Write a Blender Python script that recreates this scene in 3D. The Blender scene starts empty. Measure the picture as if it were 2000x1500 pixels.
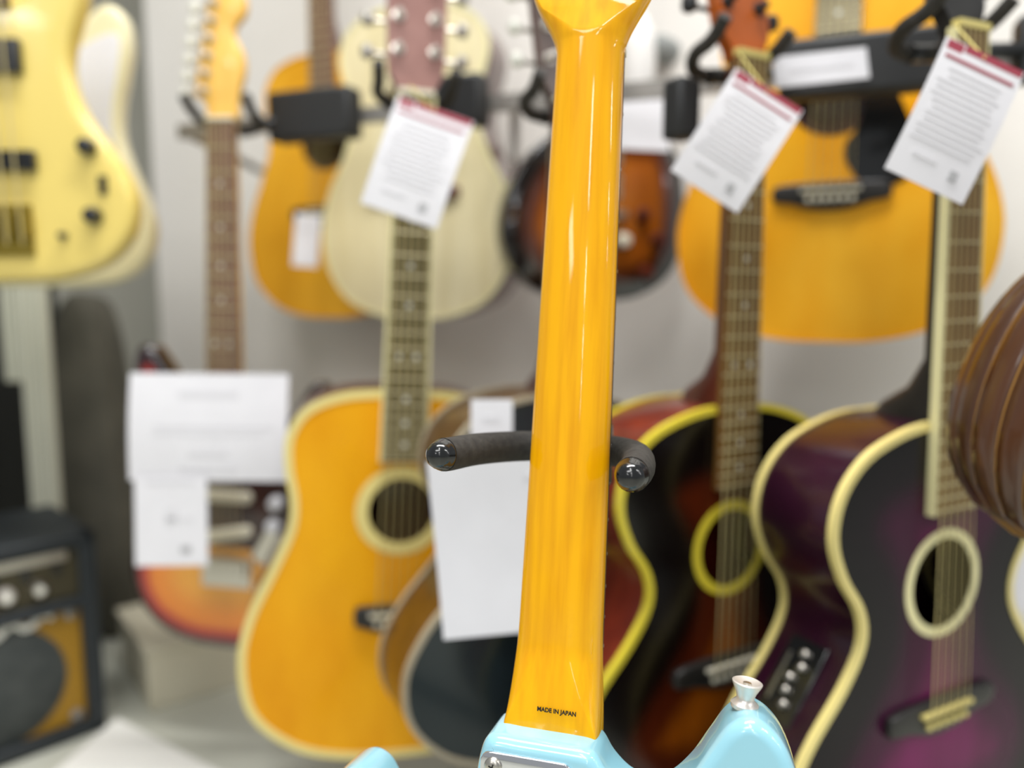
import bpy, bmesh, math, random
from mathutils import Vector, Matrix
from mathutils.geometry import delaunay_2d_cdt

random.seed(7)
R = math.radians
S = bpy.context.scene
C = S.collection

# ------------------------------------------------------------------ camera
CAM_H, PITCH, FPX = 0.70, R(6.5), 1500.0
cam_d = bpy.data.cameras.new('camera')
cam = bpy.data.objects.new('camera', cam_d)
C.objects.link(cam)
cam.location = (0, 0, CAM_H)
cam.rotation_euler = (math.pi / 2 - PITCH, 0, 0)
cam_d.sensor_width = 36.0
cam_d.lens = 36.0 * FPX / 2000.0
cam_d.clip_start = 0.02
cam_d.dof.use_dof = True
cam_d.dof.focus_distance = 0.432
cam_d.dof.aperture_fstop = 2.15
S.camera = cam

# ------------------------------------------------------------------ light
w = bpy.data.worlds.new('world')
S.world = w
w.use_nodes = True
w.node_tree.nodes['Background'].inputs[0].default_value = (0.93, 0.97, 1.0, 1)
w.node_tree.nodes['Background'].inputs[1].default_value = 0.40


def strip_light(loc, sx, sy, power, name='ceiling_strip_light', target=None, col=(1, .99, .98)):
    d = bpy.data.lights.new(name, 'AREA')
    d.shape = 'RECTANGLE'
    d.size, d.size_y, d.energy, d.color = sx, sy, power, col
    o = bpy.data.objects.new(name, d)
    o.location = loc
    if target is not None:
        v = Vector(target) - Vector(loc)
        o.rotation_euler = v.to_track_quat('-Z', 'Y').to_euler()
    C.objects.link(o)
    return o


# rows of ceiling strips: one running back over the photographer's head, one to the right, one over the wall
for k in range(6):
    strip_light((-0.15, -0.9 - 2.1 * k, 2.65), 0.16, 1.3, 17)
for k in range(4):
    strip_light((2.2 + 1.9 * k, -0.6 - 0.5 * k, 2.6), 1.2, 0.16, 20)
strip_light((-1.0, -1.35, 2.66), 1.2, 0.6, 26, 'reflection_panel_light')  # unseen panel added to put a white reflection in the neck plate
strip_light((-2.6, -3.6, 2.66), 0.6, 1.2, 30, 'reflection_panel_light')  # second unseen panel, added for reflections
strip_light((0.05, 0.55, 2.6), 1.5, 0.2, 58)

S.view_settings.view_transform = 'Standard'
S.view_settings.look = 'None'
S.view_settings.gamma = 1.0
S.view_settings.use_curve_mapping = False
S.view_settings.exposure = -0.1

# ------------------------------------------------------------------ coordinates
_cp, _sp = math.cos(PITCH), math.sin(PITCH)
CAM = Vector((0, 0, CAM_H))
FW = Vector((0, _cp, -_sp))
UP = Vector((0, _sp, _cp))
RT = Vector((1, 0, 0))


def ray(px, py):
    return FW + RT * ((px - 1000) / FPX) + UP * ((750 - py) / FPX)


def P(px, py, z):
    """a point of the shop at depth z, measured on the photograph"""
    return CAM + ray(px, py) * z


def frame(o, u, yaw):
    """matrix of an instrument: local x = right seen from its front, y = up the strings, z = out of its front"""
    n = Vector((math.sin(R(yaw)), -math.cos(R(yaw)), 0))
    u = u.normalized()
    n = (n - u * n.dot(u)).normalized()
    x = u.cross(n)
    m = Matrix((x, u, n)).transposed().to_4x4()
    m.translation = o
    return m


def place(s, n, L, yaw, lean=0.0):
    """stand an instrument of real string length L so that saddle and nut are seen at s and n"""
    rs, rn = ray(*s), ray(*n)
    lo, hi = 0.15, 6.0
    for _ in range(60):
        a = (lo + hi) / 2
        b = (L * math.sin(R(lean)) + a * rs.y) / rn.y
        if (rn * b - rs * a).length > L:
            hi = a
        else:
            lo = a
    return frame(CAM + rs * a, rn * b - rs * a, yaw)


def place2(px, py, z, yaw, roll=0.0, lean=0.0):
    u = Vector((math.sin(R(roll)), math.sin(R(lean)), 1))
    return frame(P(px, py, z), u, yaw)


# ------------------------------------------------------------------ materials
def lin(c):
    return tuple(((v / 255) / 12.92 if v / 255 <= .04045 else ((v / 255 + .055) / 1.055) ** 2.4) for v in c)


MATS = {}


def mat(name, c, rough=.45, metal=0.0, coat=0.0, spec=.5, c2=None, scale=(1, 1, 1), nscale=8.0, detail=4.0,
        bump=0.0, contrast=(.3, .7), edge=None, emit=None):
    """procedural material; c/c2 are sRGB 0-255 mixed by stretched noise; edge = list of (metres from rim, colour)"""
    m = bpy.data.materials.new(name)
    m.use_nodes = True
    nt = m.node_tree
    b = nt.nodes['Principled BSDF']
    b.inputs['Roughness'].default_value = rough
    b.inputs['Metallic'].default_value = metal
    b.inputs['Coat Weight'].default_value = coat
    b.inputs['Coat Roughness'].default_value = .04
    b.inputs['Specular IOR Level'].default_value = spec
    b.inputs['Base Color'].default_value = (*lin(c), 1)
    out = None
    if c2 is not None or bump:
        tc = nt.nodes.new('ShaderNodeTexCoord')
        mp = nt.nodes.new('ShaderNodeMapping')
        mp.inputs['Scale'].default_value = scale
        nz = nt.nodes.new('ShaderNodeTexNoise')
        nz.inputs['Scale'].default_value = nscale
        nz.inputs['Detail'].default_value = detail
        nt.links.new(tc.outputs['Object'], mp.inputs[0])
        nt.links.new(mp.outputs[0], nz.inputs['Vector'])
        if c2 is not None:
            rp = nt.nodes.new('ShaderNodeValToRGB')
            rp.color_ramp.elements[0].position, rp.color_ramp.elements[1].position = contrast
            rp.color_ramp.elements[0].color = (*lin(c), 1)
            rp.color_ramp.elements[1].color = (*lin(c2), 1)
            nt.links.new(nz.outputs['Fac'], rp.inputs[0])
            out = rp.outputs[0]
        if bump:
            bp = nt.nodes.new('ShaderNodeBump')
            bp.inputs['Strength'].default_value = bump
            bp.inputs['Distance'].default_value = .002
            nt.links.new(nz.outputs['Fac'], bp.inputs['Height'])
            nt.links.new(bp.outputs[0], b.inputs['Normal'])
    if edge:
        at = nt.nodes.new('ShaderNodeAttribute')
        at.attribute_name = 'edge'
        mx = edge[-1][0]
        dv = nt.nodes.new('ShaderNodeMath')
        dv.operation = 'DIVIDE'
        dv.inputs[1].default_value = mx
        nt.links.new(at.outputs['Fac'], dv.inputs[0])
        rp = nt.nodes.new('ShaderNodeValToRGB')
        cr = rp.color_ramp
        cr.interpolation = 'EASE'
        while len(cr.elements) < len(edge):
            cr.elements.new(.5)
        for e, (d, col) in zip(cr.elements, edge):
            e.position = d / mx
            e.color = (*lin(col), 1)
        nt.links.new(dv.outputs[0], rp.inputs[0])
        out2 = rp.outputs[0]
        if out is not None:
            mi = nt.nodes.new('ShaderNodeMix')
            mi.data_type = 'RGBA'
            mi.blend_type = 'MULTIPLY'
            mi.inputs[0].default_value = .6
            nt.links.new(out2, mi.inputs[6])
            nt.links.new(out, mi.inputs[7])
            out2 = mi.outputs[2]
        out = out2
    if out is not None:
        nt.links.new(out, b.inputs['Base Color'])
    MATS[name] = m
    return m


M = MATS
mat('neck_maple', (236, 162, 0), .4, spec=.1, coat=.7, c2=(252, 182, 0), scale=(1, .07, 1), nscale=150, detail=9, contrast=(.3, .6))
mat('blue_paint', (154, 210, 226), .2, coat=1.0)
mat('rosewood', (70, 40, 28), .45, c2=(42, 24, 18), scale=(1, .08, 1), nscale=120)
mat('rosewood_light', (128, 96, 84), .4, c2=(104, 74, 64), scale=(1, .08, 1), nscale=120)
mat('rosewood_olive', (112, 102, 66), .4, c2=(84, 76, 48), scale=(1, .08, 1), nscale=120)
mat('rosewood_gold', (122, 88, 38), .4, c2=(96, 64, 26), scale=(1, .08, 1), nscale=120)
mat('ebony', (34, 32, 30), .4)
mat('chrome', (232, 232, 236), .06, metal=1)
mat('nickel', (205, 200, 190), .28, metal=1)
mat('satin_nickel', (224, 218, 210), .35, metal=.6)
mat('gold', (150, 130, 52), .35, metal=.7)
mat('fret_wire', (206, 196, 160), .3, metal=.5)
mat('string', (212, 196, 140), .35, metal=.4)
mat('foam', (52, 50, 48), .75, spec=.25, bump=.35, nscale=220, scale=(1, 1, 1), c2=(66, 64, 60))
mat('black_plastic', (16, 17, 18), .18, coat=.5)
mat('black_metal', (30, 31, 32), .4)
mat('hanger_black', (36, 37, 38), .55)
mat('print_black', (18, 16, 14), .5)
mat('paper', (224, 223, 227), .7, c2=(219, 218, 222), nscale=20)
mat('maroon_print', (160, 62, 78), .7)
mat('grey_print', (212, 211, 215), .75)
mat('dark_print', (165, 165, 167), .75)
mat('elastic', (222, 206, 120), .6)
mat('bone', (228, 222, 200), .4)
mat('yellow_bone', (222, 206, 128), .4)
mat('cream_binding', (238, 220, 140), .35, coat=.4)
mat('yellow_binding', (232, 212, 62), .35, coat=.4)
mat('pale_binding', (238, 230, 176), .35, coat=.4)
mat('grey_binding', (170, 160, 138), .35, coat=.4)
mat('amber_top', (232, 154, 0), .35, spec=.2, coat=.08, c2=(252, 182, 22), scale=(1, .5, 1), nscale=9, detail=3)
mat('amber_top_plain', (214, 148, 14), .35, spec=.2, coat=.08, c2=(240, 180, 48), scale=(1, .4, 1), nscale=7, detail=3)
mat('amber_top_warm', (240, 160, 6), .35, spec=.2, coat=.08, c2=(255, 192, 50), scale=(1, .5, 1), nscale=8, detail=3)
mat('spruce_pale', (222, 208, 160), .4, coat=.3, c2=(236, 225, 184), scale=(1, .08, 1), nscale=40)
mat('mahogany', (96, 38, 20), .3, coat=.5, c2=(70, 26, 16), scale=(1, .1, 1), nscale=60)
mat('mahogany_red', (128, 46, 26), .3, coat=.5, c2=(104, 34, 22), scale=(1, .1, 1), nscale=60)
mat('brown_side', (96, 64, 22), .3, coat=.3, c2=(74, 48, 18), scale=(1, .1, 1), nscale=60)
mat('black_gloss', (36, 46, 50), .2, spec=.4, coat=.1)
mat('sunburst_dark', (255, 255, 255), .2, spec=.35, coat=.0, c2=(190, 180, 170), scale=(1, .1, 1), nscale=40,
    edge=[(0, (10, 8, 8)), (.055, (16, 10, 8)), (.095, (84, 30, 10)), (.14, (176, 92, 10)), (.2, (190, 104, 14))])
mat('purple_burst', (255, 255, 255), .22, spec=.22, coat=.0, c2=(200, 190, 195), scale=(1, .2, 1), nscale=20,
    edge=[(0, (14, 12, 16)), (.04, (22, 14, 22)), (.085, (66, 12, 50)), (.14, (122, 20, 90)), (.2, (126, 24, 94))])
mat('purple_side', (52, 16, 36), .22, spec=.4, coat=.1, c2=(34, 10, 24), scale=(1, .3, 1), nscale=14)
mat('strat_burst', (255, 255, 255), .15, coat=.9,
    edge=[(0, (18, 10, 12)), (.011, (40, 12, 16)), (.024, (170, 38, 28)), (.042, (226, 130, 32)), (.1, (238, 166, 56))])
mat('paul_burst', (255, 255, 255), .15, coat=.9, c2=(200, 180, 160), scale=(1, .2, 1), nscale=20,
    edge=[(0, (14, 12, 12)), (.02, (22, 16, 14)), (.04, (92, 44, 18)), (.07, (176, 98, 26)), (.16, (196, 120, 50))])
mat('dark_burst_side', (22, 16, 15), .25, coat=.7)
mat('tortoise', (62, 28, 24), .2, coat=.6, c2=(40, 18, 16), nscale=40)
mat('bass_yellow', (234, 210, 116), .2, coat=.8)
mat('guitar_cream', (236, 228, 186), .25, coat=.6)
mat('pickguard_white', (228, 229, 234), .35)
mat('maple_headstock', (250, 202, 106), .3, coat=.5, c2=(240, 186, 84), scale=(1, .1, 1), nscale=40)
mat('headstock_brown', (150, 112, 104), .3, coat=.4, c2=(132, 94, 86), nscale=20)
mat('headstock_dark', (84, 66, 58), .3, coat=.4, c2=(66, 50, 44), nscale=20)
mat('headstock_orange', (170, 84, 28), .3, coat=.4)
mat('pearl', (224, 224, 214), .3)
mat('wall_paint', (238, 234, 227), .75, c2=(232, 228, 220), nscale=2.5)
mat('wall_shaded_grey', (172, 170, 158), .8, c2=(160, 157, 145), nscale=1.5)  # shadow on the receding wall mixed into its grey
mat('floor_vinyl', (205, 206, 192), .35, c2=(190, 191, 178), nscale=3)
mat('floor_joint', (150, 150, 140), .6)
mat('lit_floor_white', (240, 239, 232), .5)  # brightness of the lit floor put into the colour
mat('rail_metal', (150, 146, 140), .4, metal=.6)
mat('plinth_beige', (206, 200, 178), .6, c2=(196, 189, 166), nscale=6)
mat('amp_tolex', (26, 32, 35), .55, bump=.3, nscale=300, c2=(34, 40, 44))
mat('amp_gold', (168, 124, 10), .5, c2=(128, 94, 12), nscale=1, detail=0)
mat('amp_panel', (60, 54, 34), .4)
mat('amp_cone', (52, 57, 56), .7, c2=(66, 70, 68), nscale=40)
mat('cream_slat', (214, 214, 196), .5)
mat('black_cabinet', (16, 20, 19), .5)
mat('corner_shade_grey', (70, 68, 58), .85, c2=(86, 83, 72), nscale=12, bump=.2)  # darkness of the shaded wall corner put into the colour
mat('bowl_rib', (84, 48, 22), .3, coat=.5, c2=(64, 36, 18), scale=(1, .1, 1), nscale=40)
mat('bowl_line', (158, 116, 58), .4)
mat('white_hood', (244, 243, 240), .5)
mat('grey_plastic', (140, 144, 142), .5)

# weave of the amp grille (brick-like fine checks)
nt = M['amp_gold'].node_tree
for n in list(nt.nodes):
    if n.type in ('TEX_NOISE', 'VALTORGB'):
        nt.nodes.remove(n)
ck = nt.nodes.new('ShaderNodeTexChecker')
ck.inputs['Scale'].default_value = 260
ck.inputs['Color1'].default_value = (*lin((178, 132, 12)), 1)
ck.inputs['Color2'].default_value = (*lin((120, 88, 12)), 1)
tcn = [n for n in nt.nodes if n.type == 'TEX_COORD'][0]
nt.links.new(tcn.outputs['Object'], ck.inputs['Vector'])
nt.links.new(ck.outputs[0], nt.nodes['Principled BSDF'].inputs['Base Color'])


# ------------------------------------------------------------------ object helpers
def link(name, me, m, parent=None, smooth=True):
    if smooth:
        me.shade_smooth() if hasattr(me, 'shade_smooth') else None
    o = bpy.data.objects.new(name, me)
    C.objects.link(o)
    if m:
        me.materials.clear()
        me.materials.append(M[m])
    if parent is not None:
        o.parent = parent
    return o


def obj(name, vf, m, parent=None, smooth=True, fix=True, auto=None):
    v, f = vf
    me = bpy.data.meshes.new(name)
    me.from_pydata([tuple(p) for p in v], [], f)
    me.update()
    if fix:
        b = bmesh.new()
        b.from_mesh(me)
        bmesh.ops.recalc_face_normals(b, faces=b.faces)
        b.to_mesh(me)
        b.free()
    if smooth:
        me.set_sharp_from_angle(angle=R(auto if auto else 40))
    return link(name, me, m, parent, smooth)


def thing(name, label, cat, mw=None, loc=None, group=None):
    o = bpy.data.objects.new(name, None)
    C.objects.link(o)
    o.empty_display_size = .05
    if mw is not None:
        o.matrix_world = mw
    elif loc is not None:
        o.location = loc
    tag(o, label, cat, group)
    return o


def tag(o, label=None, cat=None, group=None, kind=None):
    if label: o['label'] = label
    if cat: o['category'] = cat
    if group: o['group'] = group
    if kind: o['kind'] = kind
    return o


def box(cx, cy, cz, sx, sy, sz, rot=None):
    v = []
    for dx in (-.5, .5):
        for dy in (-.5, .5):
            for dz in (-.5, .5):
                p = Vector((dx * sx, dy * sy, dz * sz))
                if rot: p = rot @ p
                v.append(p + Vector((cx, cy, cz)))
    f = [(0, 1, 3, 2), (4, 6, 7, 5), (0, 4, 5, 1), (2, 3, 7, 6), (0, 2, 6, 4), (1, 5, 7, 3)]
    return v, f


def bevel_box(name, c, s, m, parent, r=.004, rot=None, seg=2):
    o = obj(name, box(0, 0, 0, *s), m, parent, smooth=True, auto=35)
    b = bmesh.new()
    b.from_mesh(o.data)
    bmesh.ops.bevel(b, geom=b.edges[:], offset=r, segments=seg, profile=.5, affect='EDGES')
    if rot: bmesh.ops.transform(b, matrix=rot.to_4x4(), verts=b.verts)
    bmesh.ops.translate(b, vec=Vector(c), verts=b.verts)
    b.to_mesh(o.data)
    b.free()
    return o


def join(*parts):
    V, F = [], []
    for v, f in parts:
        k = len(V)
        V += list(v)
        F += [tuple(i + k for i in q) for q in f]
    return V, F


def tube(path, rad, n=10, caps=True, closed=False):
    """sweep a circle along a list of points; rad number or list"""
    pts = [Vector(p) for p in path]
    N = len(pts)
    V, F = [], []
    prev = None
    for i, p in enumerate(pts):
        if closed:
            t = pts[(i + 1) % N] - pts[i - 1]
        else:
            t = pts[min(i + 1, N - 1)] - pts[max(i - 1, 0)]
        t.normalize()
        a = prev if prev else (Vector((0, 0, 1)) if abs(t.z) < .9 else Vector((1, 0, 0)))
        a = (a - t * a.dot(t)).normalized()
        prev = a
        bb = t.cross(a)
        r = rad[i] if isinstance(rad, (list, tuple)) else rad
        for k in range(n):
            th = 2 * math.pi * k / n
            V.append(p + a * (r * math.cos(th)) + bb * (r * math.sin(th)))
    for i in range(N if closed else N - 1):
        for k in range(n):
            j = (i + 1) % N
            F.append((i * n + k, i * n + (k + 1) % n, j * n + (k + 1) % n, j * n + k))
    if caps and not closed:
        F.append(tuple(range(n))[::-1])
        F.append(tuple((N - 1) * n + k for k in range(n)))
    return V, F


def lathe(prof, n=20, o=(0, 0, 0), ax=(0, 0, 1)):
    """revolve (radius, height) pairs about an axis"""
    ax = Vector(ax).normalized()
    a = ax.orthogonal().normalized()
    bb = ax.cross(a)
    o = Vector(o)
    V, F = [], []
    for r, h in prof:
        for k in range(n):
            th = 2 * math.pi * k / n
            V.append(o + ax * h + (a * math.cos(th) + bb * math.sin(th)) * r)
    m_ = len(prof)
    for i in range(m_ - 1):
        for k in range(n):
            F.append((i * n + k, i * n + (k + 1) % n, (i + 1) * n + (k + 1) % n, (i + 1) * n + k))
    F.append(tuple(range(n))[::-1])
    F.append(tuple((m_ - 1) * n + k for k in range(n)))
    return V, F


def spline(pts, sub=4, closed=True):
    n = len(pts)
    D = len(pts[0])
    out = []
    rng = range(n if closed else n - 1)
    for i in rng:
        if closed:
            p0, p1, p2, p3 = pts[i - 1], pts[i], pts[(i + 1) % n], pts[(i + 2) % n]
        else:
            p0, p1, p2, p3 = pts[max(i - 1, 0)], pts[i], pts[i + 1], pts[min(i + 2, n - 1)]
        for k in range(sub):
            t = k / sub
            out.append(tuple(.5 * (2 * p1[d] + (p2[d] - p0[d]) * t + (2 * p0[d] - 5 * p1[d] + 4 * p2[d] - p3[d]) * t * t
                                   + (3 * p1[d] - p0[d] - 3 * p2[d] + p3[d]) * t ** 3) for d in range(D)))
    if not closed:
        out.append(tuple(pts[-1]))
    return out


def ccw(pts):
    a = sum(pts[i - 1][0] * pts[i][1] - pts[i][0] * pts[i - 1][1] for i in range(len(pts)))
    return list(pts) if a > 0 else list(pts)[::-1]


def inset(loop, d):
    """move a ccw loop inwards by d"""
    n = len(loop)
    out = []
    for i in range(n):
        ax_, ay_ = loop[i - 1]
        bx_, by_ = loop[(i + 1) % n]
        tx, ty = bx_ - ax_, by_ - ay_
        l = math.hypot(tx, ty) or 1
        out.append((loop[i][0] - ty / l * d, loop[i][1] + tx / l * d))
    return out


def inside(p, poly):
    x, y = p
    r = False
    for i in range(len(poly)):
        x1, y1 = poly[i - 1]
        x2, y2 = poly[i]
        if (y1 > y) != (y2 > y) and x < (x2 - x1) * (y - y1) / (y2 - y1) + x1:
            r = not r
    return r


def segdist(p, poly):
    x, y = p
    best = 9
    for i in range(len(poly)):
        x1, y1 = poly[i - 1]
        x2, y2 = poly[i]
        dx, dy = x2 - x1, y2 - y1
        l = dx * dx + dy * dy
        t = 0 if l == 0 else max(0, min(1, ((x - x1) * dx + (y - y1) * dy) / l))
        d = (x - x1 - t * dx) ** 2 + (y - y1 - t * dy) ** 2
        if d < best: best = d
    return math.sqrt(best)


def cap(loop, grid=None, holes=()):
    """triangulate a ccw loop; returns 2d verts (loop first) and triangles"""
    v = [Vector(p) for p in loop]
    e = [(i, (i + 1) % len(loop)) for i in range(len(loop))]
    for h in holes:
        k = len(v)
        v += [Vector(p) for p in h]
        e += [(k + i, k + (i + 1) % len(h)) for i in range(len(h))]
    if grid:
        xs = [p[0] for p in loop]
        ys = [p[1] for p in loop]
        y = min(ys) + grid * .5
        j = 0
        while y < max(ys):
            x = min(xs) + grid * (.5 if j % 2 else .25)
            while x < max(xs):
                if inside((x, y), loop) and segdist((x, y), loop) > grid * .45 and not any(
                        inside((x, y), h) or segdist((x, y), h) < grid * .3 for h in holes):
                    v.append(Vector((x, y)))
                x += grid
            y += grid
            j += 1
    r = delaunay_2d_cdt(v, e, [], 1, 1e-7)
    V2 = [tuple(p) for p in r[0]]
    F = []
    for f in r[2]:
        cx = sum(V2[i][0] for i in f) / len(f)
        cy = sum(V2[i][1] for i in f) / len(f)
        if any(inside((cx, cy), h) for h in holes):
            continue
        F.append(tuple(f))
    return V2, F


def set_edge(o, outline):
    me = o.data
    at = me.attributes.new('edge', 'FLOAT', 'POINT')
    sub = outline[::2]
    for i, vv in enumerate(me.vertices):
        p = (vv.co.x, vv.co.y)
        at.data[i].value = segdist(p, sub) if inside(p, outline) else 0.0


def plate(name, loop, z, m, parent, grid=None, holes=(), thick=0.0, dome=None):
    """a flat (or domed) sheet at height z with the given outline"""
    V2, F = cap(loop, grid, holes)
    V = [(x, y, z + (dome(segdist((x, y), loop)) if dome else 0)) for x, y in V2]
    if thick:
        k = len(V)
        V += [(x, y, z - thick) for x, y in V2]
        F2 = [tuple(i + k for i in f[::-1]) for f in F]
        # rim walls along border edges
        cnt = {}
        for f in F:
            for a, b in zip(f, f[1:] + f[:1]):
                cnt[(a, b)] = 1
        rim = [(a, b) for (a, b) in cnt if (b, a) not in cnt]
        F = F + F2 + [(a, a + k, b + k, b) for a, b in rim]
        return obj(name, (V, F), m, parent)
    return obj(name, (V, F), m, parent, fix=False)


def solid(name, loop, z0, z1, r0, r1, m, parent, seg=4, grid=.02, dome=None, bottom=True, top=True):
    """slab with rounded rims: z0 back, z1 front, radii r0 / r1"""
    loop = ccw(loop)
    n = len(loop)
    rings = []
    if r0 > 0:
        for k in range(seg + 1):
            a = math.pi / 2 * k / seg
            rings.append((r0 * (1 - math.sin(a)), z0 + r0 * (1 - math.cos(a))))
    else:
        rings.append((0, z0))
    if r1 > 0:
        for k in range(seg + 1):
            a = math.pi / 2 * k / seg
            rings.append((r1 * (1 - math.cos(a)), z1 - r1 * (1 - math.sin(a))))
    else:
        rings.append((0, z1))
    V, F = [], []
    for d, z in rings:
        V += [(x, y, z) for x, y in (inset(loop, d) if d else loop)]
    for i in range(len(rings) - 1):
        for k in range(n):
            F.append((i * n + k, i * n + (k + 1) % n, (i + 1) * n + (k + 1) % n, (i + 1) * n + k))
    for on, ring, base, flip, z in ((bottom, rings[0], 0, True, z0), (top, rings[-1], (len(rings) - 1) * n, False, z1)):
        if not on: continue
        lp = inset(loop, ring[0]) if ring[0] else loop
        V2, F2 = cap(lp, grid)
        mp = {}
        for i, p in enumerate(V2):
            if i < n and abs(p[0] - lp[i][0]) < 1e-6 and abs(p[1] - lp[i][1]) < 1e-6:
                mp[i] = base + i
            else:
                mp[i] = len(V)
                V.append((p[0], p[1], z + (dome(segdist(p, lp)) if dome and not flip else 0)))
        F += [tuple(mp[i] for i in (f[::-1] if flip else f)) for f in F2]
    return obj(name, (V, F), m, parent, auto=50)


def circle(cx, cy, r, n=32):
    return [(cx + r * math.cos(2 * math.pi * k / n), cy + r * math.sin(2 * math.pi * k / n)) for k in range(n)]


def ring_plate(name, cx, cy, r0, r1, z, m, parent, n=40, h=.0008):
    V, F = [], []
    for k in range(n):
        a = 2 * math.pi * k / n
        c, s = math.cos(a), math.sin(a)
        V += [(cx + r0 * c, cy + r0 * s, z), (cx + r1 * c, cy + r1 * s, z), (cx + r1 * c, cy + r1 * s, z + h),
              (cx + r0 * c, cy + r0 * s, z + h)]
    for k in range(n):
        a, b = 4 * k, 4 * ((k + 1) % n)
        for j in range(4):
            F.append((a + j, a + (j + 1) % 4, b + (j + 1) % 4, b + j))
    return obj(name, (V, F), m, parent)


def band(loop, z0, z1, proud, inw):
    """binding: a strip round a loop, slightly proud of the side, reaching inw over the face"""
    lo, li = inset(loop, -proud), inset(loop, inw)
    n = len(loop)
    V, F = [], []
    for i in range(n):
        V += [(*lo[i], z0), (*lo[i], z1), (*li[i], z1), (*li[i], z0)]
    for i in range(n):
        a, b = 4 * i, 4 * ((i + 1) % n)
        for j in range(4):
            F.append((a + j, a + (j + 1) % 4, b + (j + 1) % 4, b + j))
    return V, F


# ------------------------------------------------------------------ instrument parts
PROFILES = {
    'dreadnought': [(-.200, 0), (-.197, .065), (-.178, .128), (-.13, .181), (-.06, .196), (0, .186), (.06, .160), (.112, .139),
                    (.15, .136), (.19, .143), (.232, .142), (.266, .120), (.284, .078), (.289, .032), (.289, 0)],
    'concert': [(-.205, 0), (-.2, .065), (-.176, .128), (-.125, .168), (-.06, .179), (0, .165), (.05, .138), (.10, .118),
                (.135, .116), (.175, .128), (.215, .137), (.252, .124), (.278, .086), (.288, .04), (.289, 0)],
    'jumbo': [(-.205, 0), (-.2, .075), (-.172, .148), (-.118, .198), (-.055, .207), (0, .181), (.05, .137), (.088, .114),
              (.12, .117), (.155, .140), (.195, .153), (.235, .143), (.266, .112), (.283, .066), (.289, .026), (.289, 0)],
}


def outline_of(profile, sx=1.0):
    pr = PROFILES[profile]
    right = [(w_ * sx, y) for y, w_ in pr]
    left = [(-x, y) for x, y in right[-2:0:-1]]
    return ccw(spline(right + left, 4))


def strings(root, n, half_nut, half_saddle, y0, y1, z0, z1, r=.00055, m='string', extra=.0):
    for k in range(n):
        t = -1 + 2 * k / (n - 1)
        obj('string', tube([(t * half_saddle, y0 - extra, z0 - extra * .6), (t * half_saddle, y0, z0), (t * half_nut, y1, z1)],
                           r * (1.5 - k * .12), n=5), m, root)


def fretboard(root, L, yend, wn, we, z0, z1, m, nf, binding=None, inlay='dot', inlay_m='pearl', bevel=True):
    V = []
    b = .0015
    for y, w_ in ((L, wn), (yend, we)):
        V += [(-w_, y, z0), (w_, y, z0), (w_, y, z1 - b), (w_ - b, y, z1), (-w_ + b, y, z1), (-w_, y, z1 - b)]
    F = [(0, 1, 7, 6), (1, 2, 8, 7), (2, 3, 9, 8), (3, 4, 10, 9), (4, 5, 11, 10), (5, 0, 6, 11), (0, 5, 4, 3, 2, 1), (6, 7, 8, 9, 10, 11)]
    fb = obj('fretboard', (V, F), m, root)
    wid = lambda y: wn + (we - wn) * (L - y) / (L - yend)
    for k in range(1, nf + 1):
        y = L * 2 ** (-k / 12)
        if y < yend: break
        w_ = wid(y)
        obj('fret', tube([(-w_, y, z1), (w_, y, z1)], .0011, n=6), 'fret_wire', fb)
    for k in (3, 5, 7, 9, 12, 15, 17, 19):
        y = (L * 2 ** (-k / 12) + L * 2 ** (-(k - 1) / 12)) / 2
        if y < yend + .004 or inlay is None: continue
        r = .0032
        for x in ((-.011, .011) if k == 12 else (0,)):
            if inlay == 'dot':
                obj('inlay_dot', lathe([(r, z1 - .0005), (r, z1 + .0003)], 12, (x, y, 0)), inlay_m, fb)
            else:
                obj('inlay_block', box(x, y, z1, .03 if k != 12 else .014, .008, .0006), inlay_m, fb)
    if binding:
        for s in (-1, 1):
            V = []
            for y, w_ in ((L, wn), (yend, we)):
                V += [(s * w_, y, z0 - .0005), (s * (w_ + .0022), y, z0 - .0005), (s * (w_ + .0022), y, z1 + .0004), (s * (w_ - .0008), y, z1 + .0004)]
            obj('fretboard_binding', (V, [(0, 1, 5, 4), (1, 2, 6, 5), (2, 3, 7, 6), (3, 0, 4, 7), (0, 3, 2, 1), (4, 5, 6, 7)]), binding, fb)
    return fb


def neck_loft(root, ys, ws, ds, ztop, m, n=10):
    V, F = [], []
    row = n + 1
    for y, w_, d in zip(ys, ws, ds):
        for k in range(n + 1):
            a = math.pi * k / n
            V.append((-w_ * math.cos(a), y, ztop - d * math.sin(a) ** .8))
    for i in range(len(ys) - 1):
        for k in range(n):
            a = i * row + k
            F.append((a, a + 1, a + row + 1, a + row))
        F.append((i * row, i * row + row, i * row + 2 * row - 1, i * row + row - 1))
    F.append(tuple(range(row)))
    F.append(tuple((len(ys) - 1) * row + k for k in range(row))[::-1])
    return obj('neck', (V, F), m, root)


def tilt_pt(x, y, z, L, ang):
    """point on a headstock whose plane starts at the nut and leans back by ang"""
    return Vector((x, L + y * math.cos(ang) + z * math.sin(ang), z * math.cos(ang) - y * math.sin(ang)))


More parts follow.
